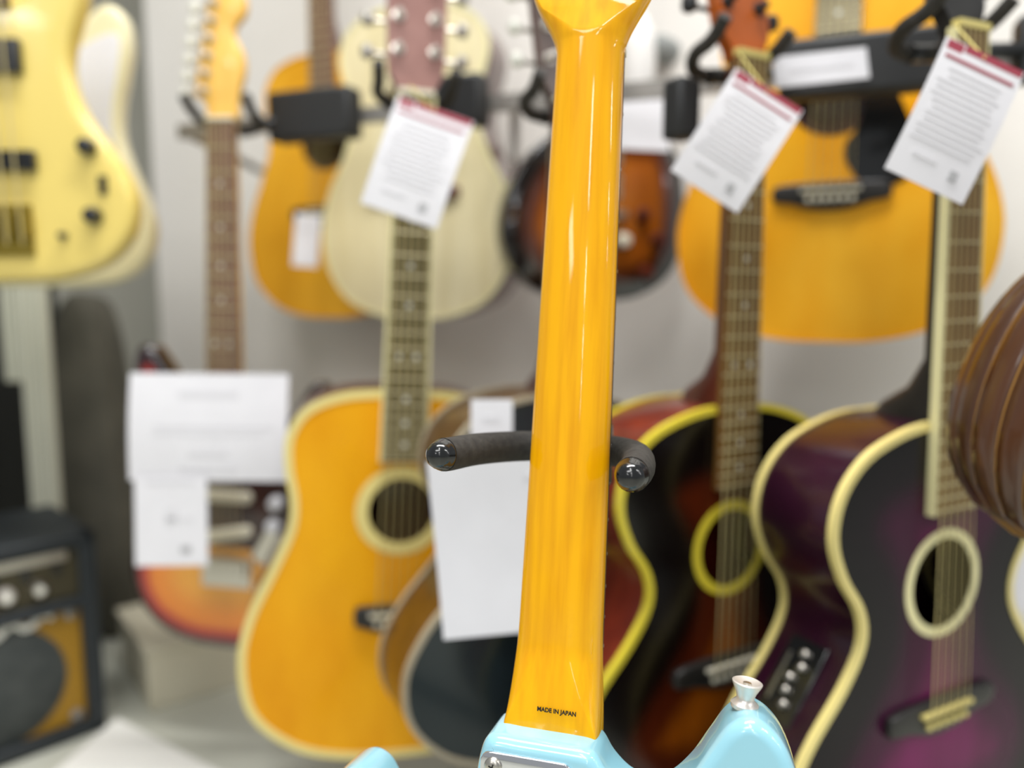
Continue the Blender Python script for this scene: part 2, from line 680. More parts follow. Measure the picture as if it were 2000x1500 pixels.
def headstock_3x3(root, L, m, post='nickel', button='pearl', ang=R(12), zf=.004, w0=.0345, w1=.038, ln=.185):
    out = [(-.0215, -.002), (-.0225, .008), (-.032, .026), (-w0, .04), (-w1, ln - .012), (-.02, ln - .004), (0, ln),
           (.02, ln - .004), (w1, ln - .012), (w0, .04), (.032, .026), (.0225, .008), (.0215, -.002)]
    lp = ccw(out)
    V2, F2 = cap(lp)
    k = len(V2)
    V = [tilt_pt(x, y, zf, L, ang) for x, y in V2] + [tilt_pt(x, y, zf - .014, L, ang) for x, y in V2]
    F = list(F2) + [tuple(i + k for i in f[::-1]) for f in F2] + [((i + 1) % len(lp), i, i + k, (i + 1) % len(lp) + k) for i in range(len(lp))]
    hs = obj('headstock', (V, F), m, root)
    ax = tilt_pt(0, 0, 1, L, ang) - tilt_pt(0, 0, 0, L, ang)
    for s in (-1, 1):
        for j in range(3):
            y = .055 + j * .042
            x = s * .022
            t = obj('tuner', join(lathe([(.0075, zf), (.0075, zf + .0015), (.004, zf + .002), (.004, zf + .012), (.003, zf + .013)], 14,
                                        tilt_pt(x, y, 0, L, ang), ax),
                                  tube([tilt_pt(x, y, -.014, L, ang), tilt_pt(s * .05, y, -.014, L, ang)], .003, 8)), post, hs)
            c = tilt_pt(s * .058, y, -.012, L, ang)
            obj('tuner_button', lathe([(.002, -.009), (.0075, -.006), (.0085, 0), (.0075, 6e-3), (.003, .009)], 12, c, (0, 1, 0)), button, t)
    return hs


def headstock_six(root, L, m, post='nickel', button='pearl', flip=1, sc=1.0, n=6):
    """one-sided headstock with a scrolled tip, tuners on the bass side"""
    out = [(-.021, -.004), (-.023, .012), (-.034, .026), (-.040, .034), (-.029, .10), (-.02, .150), (-.012, .168), (.006, .178),
           (.026, .172), (.036, .155), (.033, .136), (.021, .124), (.018, .112), (.024, .098), (.031, .085), (.033, .062),
           (.026, .035), (.0225, .014), (.021, -.004)]
    lp = ccw([(flip * x * sc, L + y * sc) for x, y in spline(out, 3)])
    hs = solid('headstock', lp, -.016, -.003, .002, .002, m, root, seg=2, grid=None)
    for j in range(n):
        t_ = j / (n - 1)
        x = flip * (-.026 + .017 * t_) * sc
        y = L + (.035 + t_ * .118) * sc
        t = obj('tuner', join(lathe([(.0065, -.003), (.0065, -.0012), (.0042, -.001), (.004, .008), (.003, .009)], 14, (x, y, 0)),
                              tube([(x, y, -.018), (flip * (-.052 + .016 * t_) * sc, y, -.018)], .003, 8)), post, hs)
        c = (flip * (-.062 + .016 * t_) * sc, y, -.018)
        obj('tuner_button', lathe([(.003, -.009), (.008, -.006), (.0085, 0), (.008, .006), (.004, .009)], 12, c, (0, 1, 0)), button, t)
    return hs


def acoustic(label, mw, L=.648, profile='dreadnought', sx=1.0, depth=.105, top='amber_top', side='mahogany', neck='mahogany',
             board='rosewood', bind='cream_binding', bindw=.006, back_bind=None, rose='cream_binding', rose_r=(.043, .058), hole_y=.131,
             head='headstock_brown', pg=None, bridge='ebony', fb_bind=None, group=None, nut='bone', saddle='bone', pin='bone',
             inlay='dot', nf=20, post='nickel', button='pearl', bridge_sx=1.0):
    root = thing('acoustic_guitar', label, 'guitar', mw, group=group)
    lp = outline_of(profile, sx)
    hole = circle(0, hole_y, rose_r[0])
    tp = plate('soundboard', lp, 0, top, root, grid=.014, holes=[hole])
    set_edge(tp, lp)
    solid('body', lp, -depth, 0, .004, 0, side, root, seg=2, grid=.03, top=False)
    obj('binding', band(lp, -.006, .0012, .0012, bindw), bind, root)
    if back_bind:
        obj('back_binding', band(lp, -depth - .0005, -depth + .008, .0012, .003), back_bind, root)
    ring_plate('rosette', 0, hole_y, rose_r[0], rose_r[1], 0, rose, root)
    if pg:
        plate('pickguard', ccw(spline(pg, 4)), .0018, 'black_plastic', root, thick=.0016)
    # bridge
    b = .077 * bridge_sx
    br = ccw(spline([(-b, -.012), (-b, .006), (-.045, .010), (0, .011), (.045, .010), (b, .006), (b, -.012), (.05, -.016), (.025, -.024), (0, -.026),
                     (-.025, -.024), (-.05, -.016)], 2))
    bo = solid('bridge', br, 0, .008, 0, .0025, bridge, root, seg=2, grid=None)
    obj('saddle', box(0, 0, .0095, .074, .0035, .007), saddle, bo)
    for k in range(6):
        x = -.027 + .0108 * k
        obj('bridge_pin', lathe([(.0022, .006), (.0025, .009), (.004, .0105), (.003, .0125)], 8, (x, -.012, 0)), pin, bo)
    # neck
    yj = .289
    ys = [yj - .006, yj + .012, yj + .03, yj + .06, L - .05, L - .01, L + .006]
    wf = lambda y: .0215 + .0065 * (L - y) / (L - .204)
    neck_loft(root, ys, [wf(y) - .0006 for y in ys], [.09, .075, .045, .024, .021, .02, .018], .003, neck)
    fretboard(root, L, L * 2 ** (-(nf + .35) / 12), .0215, wf(L * 2 ** (-(nf + .35) / 12)), .001, .009, board, nf, fb_bind, inlay)
    obj('nut', box(0, L + .003, .006, .043, .006, .012), nut, root)
    headstock_3x3(root, L, head, post, button)
    strings(root, 6, .018, .027, 0, L, .0135, .0115, extra=.01)
    return root


# ------------------------------------------------------------------ the setting
WS = .435                                   # the wall runs away to the left
WD = Vector((-1, WS, 0)).normalized()       # along the wall, leftwards
WN = Vector((-WS, -1, 0)).normalized()      # out of the wall, into the shop


def wall_y(x): return 1.34 + (.43 - x) * WS


def struct(name, vf, m, smooth=False):
    return tag(obj(name, vf, m, None, smooth), kind='structure')


def slab_between(a, b, z0, z1, th):
    a, b = Vector(a), Vector(b)
    n = Vector((-(b - a).y, (b - a).x, 0)).normalized() * th
    V = [(a.x, a.y, z0), (b.x, b.y, z0), (b.x + n.x, b.y + n.y, z0), (a.x + n.x, a.y + n.y, z0),
         (a.x, a.y, z1), (b.x, b.y, z1), (b.x + n.x, b.y + n.y, z1), (a.x + n.x, a.y + n.y, z1)]
    return V, [(0, 1, 5, 4), (1, 2, 6, 5), (2, 3, 7, 6), (3, 0, 4, 7), (4, 5, 6, 7), (3, 2, 1, 0)]


XL = -.87
fl = struct('floor', box(0, 0, -.05, 14, 16, .1), 'floor_vinyl')
struct('wall_back', slab_between((XL, wall_y(XL), 0), (1.0, wall_y(1.0), 0), 0, 2.9, .12), 'wall_paint')
struct('wall_left', slab_between((-3.0, 2.05, 0), (-.3, 2.75, 0), 0, 2.9, .12), 'wall_shaded_grey')
RZ = .968                                   # rail that carries the lower row


def rail_y(x): return 1.105 - .36 * x


rl = thing('hanging_rail', 'thin grey metal rail running along before the upper row of guitars', 'rail', loc=(0, rail_y(0), RZ))
rv = Vector((1, -.36, 0)).normalized()
rrot = Matrix((rv, Vector((.36, 1, 0)).normalized(), Vector((0, 0, 1)))).transposed()
obj('rail_bar', box(*(rv * .22), 1.60, .012, .022, rrot), 'rail_metal', rl, smooth=False)
for bx_ in (-.538, .005, .92):
    a0 = Vector((bx_, rail_y(bx_), RZ)) - Vector((0, rail_y(0), RZ))
    b0 = Vector((bx_, wall_y(bx_), RZ)) - Vector((0, rail_y(0), RZ))
    obj('wall_bracket', tube([a0, b0], .008, 10), 'rail_metal', rl)

# ------------------------------------------------------------------ foreground guitar, seen from behind
fg_m = place((1073, 1424), (1143, 72), .402, 165, lean=8.5)
# the anchors lie on the back of the neck; shift so that local z = 0 is the fretboard joint
fg_m = fg_m @ Matrix.Translation((0, 0, .0225))
fg = thing('electric_guitar', 'pale blue electric guitar seen from behind, glossy amber neck, on the padded stand', 'guitar', fg_m)
NL = .402


def sm(a, b, t):
    t = max(0, min(1, (t - a) / (b - a)))
    return t * t * (3 - 2 * t)


def fg_w(y):
    w_ = .0258 + (.0206 - .0258) * y / NL
    w_ += .0022 * (1 - sm(-.005, .055, y))
    if y > NL - .004:
        t = y - (NL - .004)
        w_ += .0185 * sm(0, .048, t) + .001 * sm(0, .2, t)
    if y > NL + .12:
        w_ -= .02 * sm(NL + .12, NL + .17, y)
    return w_


def fg_d(y):
    d = .0212 + (.0195 - .0212) * y / NL
    d += .0035 * (1 - sm(.0, .05, y))
    ya = NL + .006
    if y > ya:
        d -= (y - ya) * .24 if y < ya + .03 else .0072
    return max(d, .008)


def fg_flat(y):
    """half width of the flat on the back: heel below, headstock above"""
    if y < .040:
        return (fg_w(y) - .0016) * min(1, (.040 - y) / .040) ** .8
    ya = NL + .004
    if y > ya:
        return max(0, min(fg_w(y) - .0035, (y - ya) * 1.45))
    return 0


ys = [-.055 + i * .004 for i in range(28)] + [.057 + i * .012 for i in range(28)] + [.393 + i * .0016 for i in range(35)] + [.45 + .008 * i for i in range(16)]
NC = 48
V, F = [], []
for y in ys:
    w_, d, a = fg_w(y), fg_d(y), fg_flat(y)
    for k in range(NC + 1):
        th = math.pi * k / NC
        cx = -math.cos(th)
        x = math.copysign(a + (w_ - a) * abs(cx) ** .94, cx) if abs(cx) > 1e-9 else 0
        V.append((x, y, -.0008 - (d - .0008) * (math.sin(th) ** .74 if a < 1e-6 else math.sin(th) ** .74)))
row = NC + 1
for i in range(len(ys) - 1):
    for k in range(NC):
        q = i * row + k
        F.append((q, q + row, q + row + 1, q + 1))
    F.append((i * row, i * row + row - 1, i * row + 2 * row - 1, i * row + row))
F.append(tuple(range(row)))
F.append(tuple((len(ys) - 1) * row + k for k in range(row)))
obj('neck', (V, F), 'neck_maple', fg, auto=60)
fbm = fretboard(fg, NL, -.045, .0206, .0264, -.001, .005, 'rosewood', 0, None, None)
for k in range(1, 18):
    y = NL - .648 * (1 - 2 ** (-k / 12))
    wv = .0206 + (.0264 - .0206) * (NL - y) / (NL + .045)
    obj('fret', tube([(-wv, y, .005), (wv, y, .005)], .0011, n=6), 'nickel', fbm)
obj('nut', box(0, NL + .002, .003, .042, .004, .009), 'bone', fg)
for k in range(6):
    ty = NL + .046 + .0205 * k
    tu = bevel_box('tuner', (-.026, ty, -.0150), (.016, .016, .009), 'nickel', fg, .002)
    obj('tuner_shaft', tube([(-.030, ty, -.014), (-.052, ty, -.014)], .0025, 8), 'nickel', tu)
    obj('tuner_button', lathe([(.003, -.008), (.007, -.005), (.0078, 0), (.007, .005), (.003, .008)], 14, (-.055, ty, -.014), (0, 1, 0)), 'pearl', tu)
for k in range(6):
    t_ = -1 + 2 * k / 5
    obj('string', tube([(t_ * .026, -.2, .012), (t_ * .0175, NL + .002, .0085)], .0005, 5), 'string', fg)

bo = [(-27, 0), (-14, 0), (0, 0), (14, 0), (24, -.5), (29.5, -3), (36, -12), (46, -20), (57, -22), (68, -18), (79, -6), (88, 9), (97, 23),
      (107, 29), (118, 25), (128, 12), (136, -14), (143, -60), (146, -100), (140, -140), (138, -180), (150, -230), (158, -280), (140, -330),
      (90, -365), (20, -378), (-50, -372), (-110, -345), (-150, -300), (-165, -250), (-158, -200), (-140, -150), (-130, -110), (-128, -70),
      (-132, -54), (-124, -41), (-113, -34.5), (-102, -38), (-93, -49), (-80, -62), (-62, -67), (-47, -58), (-39, -34), (-36, -14), (-33, -4)]
body_lp = ccw(spline([(-x / 1000, y / 1000) for x, y in bo], 6))
solid('body', body_lp, -.044, -.002, .0075, .006, 'blue_paint', fg, seg=8, grid=.02)
# neck plate with its four screws
PZ = -.044
px0, px1, py0, py1 = -.0335, .0185, -.073, -.0078


def rrect(x0, x1, y0, y1, r, n=5):
    out = []
    for cx, cy, a0 in ((x1 - r, y1 - r, 0), (x0 + r, y1 - r, 90), (x0 + r, y0 + r, 180), (x1 - r, y0 + r, 270)):
        for k in range(n + 1):
            a = R(a0 + 90 * k / n)
            out.append((cx + r * math.cos(a), cy + r * math.sin(a)))
    return out


npl = solid('neck_plate', [(-x, y) for x, y in rrect(px0, px1, py0, py1, .006)], PZ - .0016, PZ + .001, .0006, 0, 'chrome', fg, seg=2, grid=None)
for sx_ in (px0 + .0075, px1 - .0075):
    for sy_ in (py0 + .0075, py1 - .0075):
        sc = obj('screw', lathe([(.0050, -.0002), (.0049, .0008), (.0040, .0018), (.0016, .0024)], 20, (-sx_, sy_, PZ - .0016), (0, 0, -1)), 'nickel', npl)
        ro = Matrix.Rotation(R(20), 3, 'Z')
        obj('cross_slot', join(box(-sx_, sy_, PZ - .0040, .0042, .0008, .0006, ro), box(-sx_, sy_, PZ - .0040, .0008, .0042, .0006, ro)), 'print_black', sc, smooth=False)
# strap button on the bass horn
sb = obj('strap_button', lathe([(.0072, -.001), (.0074, .001), (.0062, .0022), (.0048, .0034), (.0046, .0046), (.0056, .0076), (.0078, .0118), (.0080, .0128), (.0072, .0132),
                                (.0030, .0116)], 28, (-.1055, .0286, -.021), (-.08, 1, -.05)), 'satin_nickel', fg)
obj('button_screw', lathe([(.0024, 0), (.0022, .0008), (.001, .0012)], 14, Vector((-.1055, .0286, -.021)) + Vector((-.08, 1, -.05)).normalized() * .0116, (-.08, 1, -.05)), 'nickel', sb)
# lettering on the heel
td = bpy.data.curves.new('made_in_japan_lettering', 'FONT')
td.body = 'MADE IN JAPAN'
td.align_x = 'CENTER'
td.size = .0034
td.offset = .00011
td.extrude = .00004
tmp = bpy.data.objects.new('tmp', td)
C.objects.link(tmp)
dg = bpy.context.evaluated_depsgraph_get()
tme = bpy.data.meshes.new_from_object(tmp.evaluated_get(dg))
bpy.data.objects.remove(tmp)
lt = link('lettering', tme, 'print_black', fg, smooth=False)
lt.data.name = 'lettering'
lt.matrix_local = Matrix.Translation((-.004, .0102, -.0249)) @ Matrix.Rotation(math.pi, 4, 'Y') @ Matrix.Rotation(R(-1.5), 4, 'X') @ Matrix.Diagonal((.93, 1, 1, 1))

# ------------------------------------------------------------------ guitar stand holding it
st = thing('guitar_stand', 'black foam padded yoke stand holding the amber neck of the blue guitar', 'stand', loc=P(1120, 872, .50) * 1 - Vector((0, 0, P(1120, 872, .50).z)))
so = -st.matrix_local.translation if False else -Vector(st.location)


def rel(v): return Vector(v) + so


left_path = [P(1120, 873, .508), P(1040, 871, .502), P(980, 873, .490), P(925, 878, .472), P(882, 886, .452), P(866, 888, .445)]
right_path = [P(1120, 873, .508), P(1170, 877, .502), P(1215, 884, .488), P(1243, 895, .464), P(1246, 913, .436), P(1234, 927, .414)]
for pth, end in ((left_path, P(849, 890, .437)), (right_path, P(1228, 934, .405))):
    sp = spline([tuple(rel(p)) for p in pth], 6, closed=False)
    obj('foam_arm', tube(sp, .0098, 20), 'foam', st)
    d = (end - pth[-1]).normalized()
    obj('end_cap', lathe([(.0088, -.004), (.0094, -.001), (.0094, .0005), (.0088, .0015), (.0083, .004), (.0068, .0075), (.004, .0098), (.0012, .0106)], 24, rel(pth[-1]) + d * .001, d), 'black_plastic', st)
ptop = P(1150, 885, .535)
pole_foot = Vector((ptop.x - .02, ptop.y + .05, .17))
obj('pole', tube([rel(ptop + Vector((0, 0, .012))), rel(pole_foot)], .0125, 16), 'black_metal', st)
obj('yoke_socket', join(tube([rel(P(1120, 873, .508)), rel(ptop)], .011, 14), lathe([(.017, -.02), (.017, .02), (.014, .024)], 16, rel(ptop), (0, 0, 1))), 'black_plastic', st)
obj('leg_collar', lathe([(.02, -.03), (.022, 0), (.02, .05)], 16, rel(pole_foot)), 'black_plastic', st)
for a in (40, 160, 280):
    e = pole_foot + Vector((.24 * math.cos(R(a)), .24 * math.sin(R(a)), 0))
    e.z = .012
    lg = obj('leg', tube([rel(pole_foot), rel(e)], .011, 12), 'black_metal', st)
    obj('rubber_foot', lathe([(.011, 0), (.015, .004), (.014, .022), (.01, .028)], 12, rel(Vector((e.x, e.y, 0)))), 'black_plastic', lg)
for sx_ in (-1, 1):
    obj('cradle_arm', tube([rel(pole_foot), rel(pole_foot + Vector((sx_ * .08, -.02, -.045))), rel(Vector((pole_foot.x + sx_ * .09, pole_foot.y - .21, .062))),
                            rel(Vector((pole_foot.x + sx_ * .09, pole_foot.y - .235, .09)))], .0085, 12), 'foam', st)


# ------------------------------------------------------------------ wall hangers
def hanger(label, mw, L, bx_, bsize, housing=False):
    """padded yoke under a headstock on an arm from a black mounting block clamped on the rail"""
    block = Vector((bx_, rail_y(bx_) - bsize[1] / 2 - .006, RZ))
    h = thing('guitar_hanger', label, 'hanger', loc=block)
    q = lambda v: Vector(v) - Vector(block)
    g = lambda x, y, z: q(mw @ Vector((x, y, z)))
    rot = rrot
    bevel_box('mounting_block', (0, 0, 0), bsize, 'hanger_black', h, .006, rot)
    c = g(0, L - .004, -.055)
    obj('arm', tube([rrot @ Vector((-bsize[0] * .36, 0, 0)), c], .009, 12), 'black_metal', h)
    for s in (-1, 1):
        pth = [g(s * .004, L - .004, -.055), g(s * .026, L - .002, -.05), g(s * .043, L + .006, -.03), g(s * .044, L + .014, -.004), g(s * .046, L + .03, .016)]
        obj('padded_prong', tube(spline([tuple(p) for p in pth], 4, False), .0072, 12), 'foam', h)
    if housing:
        gm = mw.to_3x3().normalized()
        bevel_box('yoke_housing', g(-.046, L - .046, -.045), (.030, .062, .03), 'hanger_black', h, .005, gm)
    return h


# ------------------------------------------------------------------ lower row of guitars
A_m = place((777, 1195), (812, 188), .648, 13)
A = acoustic('amber dreadnought acoustic with thick cream binding and black bridge, left of the padded stand', A_m, top='amber_top', side='mahogany',
             board='rosewood_olive', bind='cream_binding', bindw=.009, rose='cream_binding', rose_r=(.042, .058), head='headstock_brown', fb_bind='pale_binding',
             neck='mahogany', hole_y=.135, button='nickel', bridge_sx=.72)
B_m = place((1418, 1290), (1458, 116), .648, 29)
B = acoustic('dark sunburst acoustic with yellow binding, right of the amber neck', B_m, profile='jumbo', top='sunburst_dark', side='mahogany_red',
             board='rosewood_gold', bind='yellow_binding', bindw=.0065, back_bind='yellow_binding', rose='yellow_binding', rose_r=(.043, .0535), head='headstock_orange',
             neck='mahogany', nut='yellow_bone', post='black_metal', button='black_metal', depth=.1)
C_m = place((1832, 1375), (1882, 62), .648, 26)
Cg = acoustic('glossy dark purple acoustic with cream binding and round rosette, furthest right', C_m, profile='jumbo', top='purple_burst', side='purple_side',
              board='rosewood_gold', bind='cream_binding', bindw=.0065, back_bind='cream_binding', rose='pale_binding', rose_r=(.045, .055), head='ebony',
              neck='ebony', nut='yellow_bone', fb_bind='pale_binding', post='black_metal', button='black_metal', inlay=None, hole_y=.127, saddle='yellow_bone', pin='yellow_bone', depth=.1)
D_K = .9
D_m = place((1082, 1192), (1107, 206), .648 * D_K, 26) @ Matrix.Diagonal((D_K, D_K, D_K, 1))
D = acoustic('glossy black acoustic with grey binding and brown side, half hidden by the amber neck', D_m, profile='jumbo', sx=1.0, top='black_gloss', side='brown_side',
             board='rosewood', bind='grey_binding', bindw=.0055, back_bind='grey_binding', rose='grey_binding', head='headstock_dark', neck='mahogany', post='nickel', button='pearl')

# control panel on the purple guitar's side
lpC = outline_of('jumbo')
best = min((p for p in lpC if p[0] < 0), key=lambda p: abs(p[1] - .035))
ii = lpC.index(best)
a_, b_ = Vector((*lpC[ii - 4], 0)), Vector((*lpC[(ii + 4) % len(lpC)], 0))
tv = (b_ - a_).normalized()
nv = Vector((tv.y, -tv.x, 0))
rotp = Matrix((tv, Vector((0, 0, 1)), nv)).transposed()
cc = Vector((*best, -.05)) + nv * .001
pn = bevel_box('control_panel', cc, (.085, .045, .006), 'black_plastic', Cg, .0015, rotp)
for k in range(5):
    obj('slider_knob', lathe([(.0042, 0), (.004, .004), (.0025, .005)], 12, cc + rotp @ Vector((-.028 + .013 * k, .002 + .004 * math.sin(k * 2), .003)), nv), 'nickel', pn)
obj('panel_mark', box(*(cc + rotp @ Vector((.0, -.014, .0032))), .05, .003, .0006, rotp), 'nickel', pn)

# ---- the electric with sunburst body at the left
def electric(label, mw, L, outline, top, side, z0, z1, r, dome=None, name='electric_guitar', cat='guitar'):
    root = thing(name, label, cat, mw)
    lp = ccw(spline([(x / 1000, y / 1000) for x, y in outline], 4))
    b = solid('body', lp, z0, z1, r, r, top, root, seg=4, grid=.012, dome=dome)
    set_edge(b, lp)
    return root, lp


def pickup(root, x, y, z, w_, h_, m, rot=0, poles=6, rounded=True):
    lp = rrect(-w_ / 2, w_ / 2, -h_ / 2, h_ / 2, h_ / 2 - .0005 if rounded else .002)
    c, s = math.cos(R(rot)), math.sin(R(rot))
    lp = [(x + c * a - s * b, y + s * a + c * b) for a, b in lp]
    p = solid('pickup', lp, z, z + .006, 0, .002, m, root, seg=2, grid=None)
    for k in range(poles):
        t = -.5 + k / (poles - 1)
        a = t * w_ * .76
        obj('pole_piece', lathe([(.0024, 0), (.0024, .0012)], 10, (x + c * a, y + s * a, z + .006)), 'nickel', p)
    return p


def knob(root, x, y, z, r, h, m):
    return obj('control_knob', lathe([(r, 0), (r * .97, h * .5), (r * .85, h * .95), (r * .7, h)], 18, (x, y, z)), m, root)


STRAT = [(0, -138), (-65, -134), (-122, -108), (-157, -60), (-161, -5), (-143, 50), (-119, 98), (-112, 145), (-122, 195), (-140, 245), (-150, 290),
         (-142, 322), (-122, 326), (-102, 302), (-80, 272), (-52, 252), (-29, 244), (0, 244), (29, 240), (52, 222), (72, 212), (92, 222), (110, 250), (128, 276), (146, 280),
         (157, 258), (155, 222), (140, 175), (124, 132), (121, 95), (132, 52), (152, 8), (166, -40), (158, -88), (122, -122), (65, -137)]
I_m = place((441, 1103), (431, 236), .648, -8)
Ig, lpI = electric('red orange sunburst electric guitar with tortoise pickguard, behind two white paper signs', I_m, .648, STRAT, 'strat_burst', 'strat_burst', -.049, -.006, .012)
pgI = ccw(spline([(x / 1000, y / 1000) for x, y in [(-95, 285), (-108, 240), (-92, 180), (-84, 120), (-60, 65), (-42, 35), (-20, 26), (20, 26), (46, 20), (80, -20), (112, -52), (132, -55), (134, -25),
                                                     (120, 30), (105, 80), (104, 125), (118, 170), (132, 215), (120, 248), (95, 225), (60, 210), (34, 222), (30, 240), (-30, 244), (-55, 250)]], 3))
pgo = plate('pickguard', pgI, -.0038, 'tortoise', Ig, thick=.0022)
for yy, rr in ((.160, 0), (.105, 0), (.047, 11)):
    pickup(Ig, .0, yy, -.0038, .084, .018, 'bone', rr)
obj('bridge_plate', box(0, -.012, -.003, .078, .046, .006), 'nickel', Ig)
for k in range(6):
    obj('bridge_saddle', box(-.0265 + .0106 * k, -.004, .003, .009, .026, .007), 'nickel', Ig)
for kx, ky in ((.080, .10), (.076, .066), (.098, -.03)):
    knob(Ig, kx, ky, -.0038, .011, .012, 'pickguard_white')
bevel_box('jack_plate', (.064, .034, -.001), (.026, .056, .008), 'nickel', Ig, .003, Matrix.Rotation(R(-30), 3, 'Z'))
neck_loft(Ig, [.235, .26, .45, .62, .654], [.028, .0278, .0245, .0217, .021], [.024, .022, .0205, .019, .013], -.003, 'maple_headstock')
fretboard(Ig, .648, .648 * 2 ** (-21.4 / 12), .021, .0282, -.003, .004, 'rosewood_light', 21)
obj('nut', box(0, .651, .002, .042, .005, .009), 'bone', Ig)
headstock_six(Ig, .655, 'maple_headstock')
strings(Ig, 6, .0175, .0262, 0, .65, .0075, .0065)

# hangers of the lower row
hanger('black hanger arm under the maple headstock of the sunburst electric', I_m, .648, -.295, (.142, .04, .072))
hanger('black hanger arm behind the brown headstock above the tall tag', A_m, .648, -.07, (.072, .04, .068))
hanger('black hanger arm with a wide block carrying the dark sunburst acoustic', B_m, .648, .41, (.185, .035, .068), True)
hanger('black hanger arm holding the purple acoustic at the right edge', C_m, .648, .60, (.10, .035, .07))
hanger('black hanger arm hidden behind the amber neck holding the black acoustic', D_m, .648, .105, (.04, .035, .05))

# ------------------------------------------------------------------ upper row
teardrop = [(x - .018, y - .020) for x, y in [(.055, .132), (.068, .155), (.085, .15), (.105, .11), (.118, .065), (.11, .035), (.085, .022), (.055, .03), (.036, .055), (.033, .078), (.048, .1)]]
H_m = place2(1622, 372, 1.02, -23)
H = acoustic('large amber acoustic with black teardrop pickguard hanging high at right', H_m, nf=21, top='amber_top_warm', side='mahogany', board='rosewood_olive', bind='amber_top_warm',
             bindw=.003, rose='rosewood', rose_r=(.05, .06), pg=teardrop, neck='mahogany', head='headstock_dark', bridge_sx=.93, sx=1.02)
F_m = place2(808, 374, 1.24, -17)
Fg = acoustic('pale spruce acoustic hanging behind the tallest tagged headstock', F_m, profile='concert', sx=.93, top='spruce_pale', side='mahogany', bind='pale_binding', bindw=.004,
              rose='rosewood', rose_r=(.045, .05), board='rosewood', head='headstock_dark', bridge='mahogany', neck='mahogany')
G_m = place2(640, 413, 1.46, -22)
Gg = acoustic('amber acoustic partly covered by the pale spruce guitar', G_m, profile='dreadnought', sx=.95, top='amber_top_plain', side='brown_side', bind='amber_top_plain', bindw=.003,
              rose='rosewood', rose_r=(.048, .054), board='rosewood_light', head='headstock_dark', inlay=None, neck='mahogany')
PAUL = [(0, -142), (-70, -138), (-128, -110), (-160, -62), (-166, -12), (-152, 40), (-126, 84), (-96, 116), (-62, 138), (-28, 150),
        (0, 152), (28, 150), (62, 146), (100, 146), (134, 130), (156, 92), (166, 44), (168, -12), (160, -62), (128, -110), (70, -138)]
E_m = place2(1174, 418, 1.18, 18) @ Matrix.Diagonal((.93, .93, .93, 1))
Eg, lpE = electric('small brown sunburst arched guitar with a rounded body hanging behind the amber neck', E_m, .628, PAUL, 'paul_burst', 'dark_burst_side', -.058, -.016, .006,
                   dome=lambda e: .016 * (1 - math.exp(-e / .035)))
pickup(Eg, 0, .045, -.002, .07, .038, 'nickel', 0, 6, False)
pickup(Eg, 0, .098, -.002, .07, .038, 'nickel', 0, 6, False)
obj('bridge', box(0, 0, .008, .085, .012, .012), 'nickel', Eg)
obj('tailpiece', box(0, -.045, .006, .1, .012, .010), 'nickel', Eg)
for kx, ky in ((.040, -.042), (.075, .0), (.105, -.04), (.085, -.095)):
    knob(Eg, kx, ky, -.004, .0125, .016, 'bone' if kx < .05 else 'mahogany')
neck_loft(Eg, [.14, .18, .45, .6, .634], [.0275, .0272, .0245, .0217, .021], [.045, .024, .021, .019, .016], -.001, 'mahogany')
fretboard(Eg, .628, .628 * 2 ** (-22.4 / 12), .0215, .0285, 0, .007, 'rosewood', 22, 'pale_binding', 'block')
obj('nut', box(0, .631, .004, .043, .005, .009), 'bone', Eg)
headstock_3x3(Eg, .63, 'ebony')
strings(Eg, 6, .0175, .026, -.045, .63, .0125, .0085)

BASS = [(0, -77), (60, -75), (117, -58), (151, -25), (164, 20), (156, 60), (134, 100), (106, 145), (94, 190), (97, 225), (109, 260), (120, 295), (119, 325), (100, 345), (76, 335), (54, 300), (34, 285),
        (0, 285), (-34, 290), (-60, 330), (-95, 385), (-125, 400), (-142, 375), (-136, 320), (-118, 270), (-108, 220), (-116, 165), (-142, 105), (-166, 50), (-172, 0), (-155, -42), (-110, -70), (-55, -77)]
J_m = place2(5, 432, 1.0, 6, roll=-1)
Jg, lpJ = electric('pale yellow bass guitar with black knobs at the upper left', J_m, .864, BASS, 'bass_yellow', 'bass_yellow', -.045, -.004, .012, name='bass_guitar')
for yy, hh, wx in ((.206, .042, .082), (.076, .026, .096)):
    p = bevel_box('pickup', (0, yy, .002), (wx, hh, .012), 'black_plastic', Jg, .002)
obj('bridge_plate', box(0, -.012, -.002, .072, .066, .006), 'gold', Jg)
for k in range(4):
    obj('bridge_saddle', lathe([(.0075, -.016), (.008, 0), (.0075, .016)], 12, (-.0285 + .019 * k, -.006, .006), (0, 1, 0)), 'gold', Jg)
for kx, ky, rr in ((.112, .094, .0115), (.113, .006, .0115), (.073, -.019, .005)):
    knob(Jg, kx, ky, -.004, rr, .016 if rr > .01 else .012, 'black_plastic')
obj('toggle_switch', join(box(.127, .046, -.003, .010, .024, .003), lathe([(.003, 0), (.0022, .012)], 10, (.127, .046, -.002))), 'ebony', Jg)
neck_loft(Jg, [.28, .32, .6, .83, .87], [.031, .0305, .026, .0205, .02], [.026, .024, .022, .02, .014], -.002, 'maple_headstock')
fretboard(Jg, .864, .864 * 2 ** (-20.4 / 12), .020, .0315, -.002, .005, 'rosewood', 20)
obj('nut', box(0, .867, .002, .04, .005, .01), 'bone', Jg)
headstock_six(Jg, .87, 'maple_headstock', sc=1.2, n=4)
strings(Jg, 4, .015, .0285, -.03, .866, .0135, .008, r=.0011)

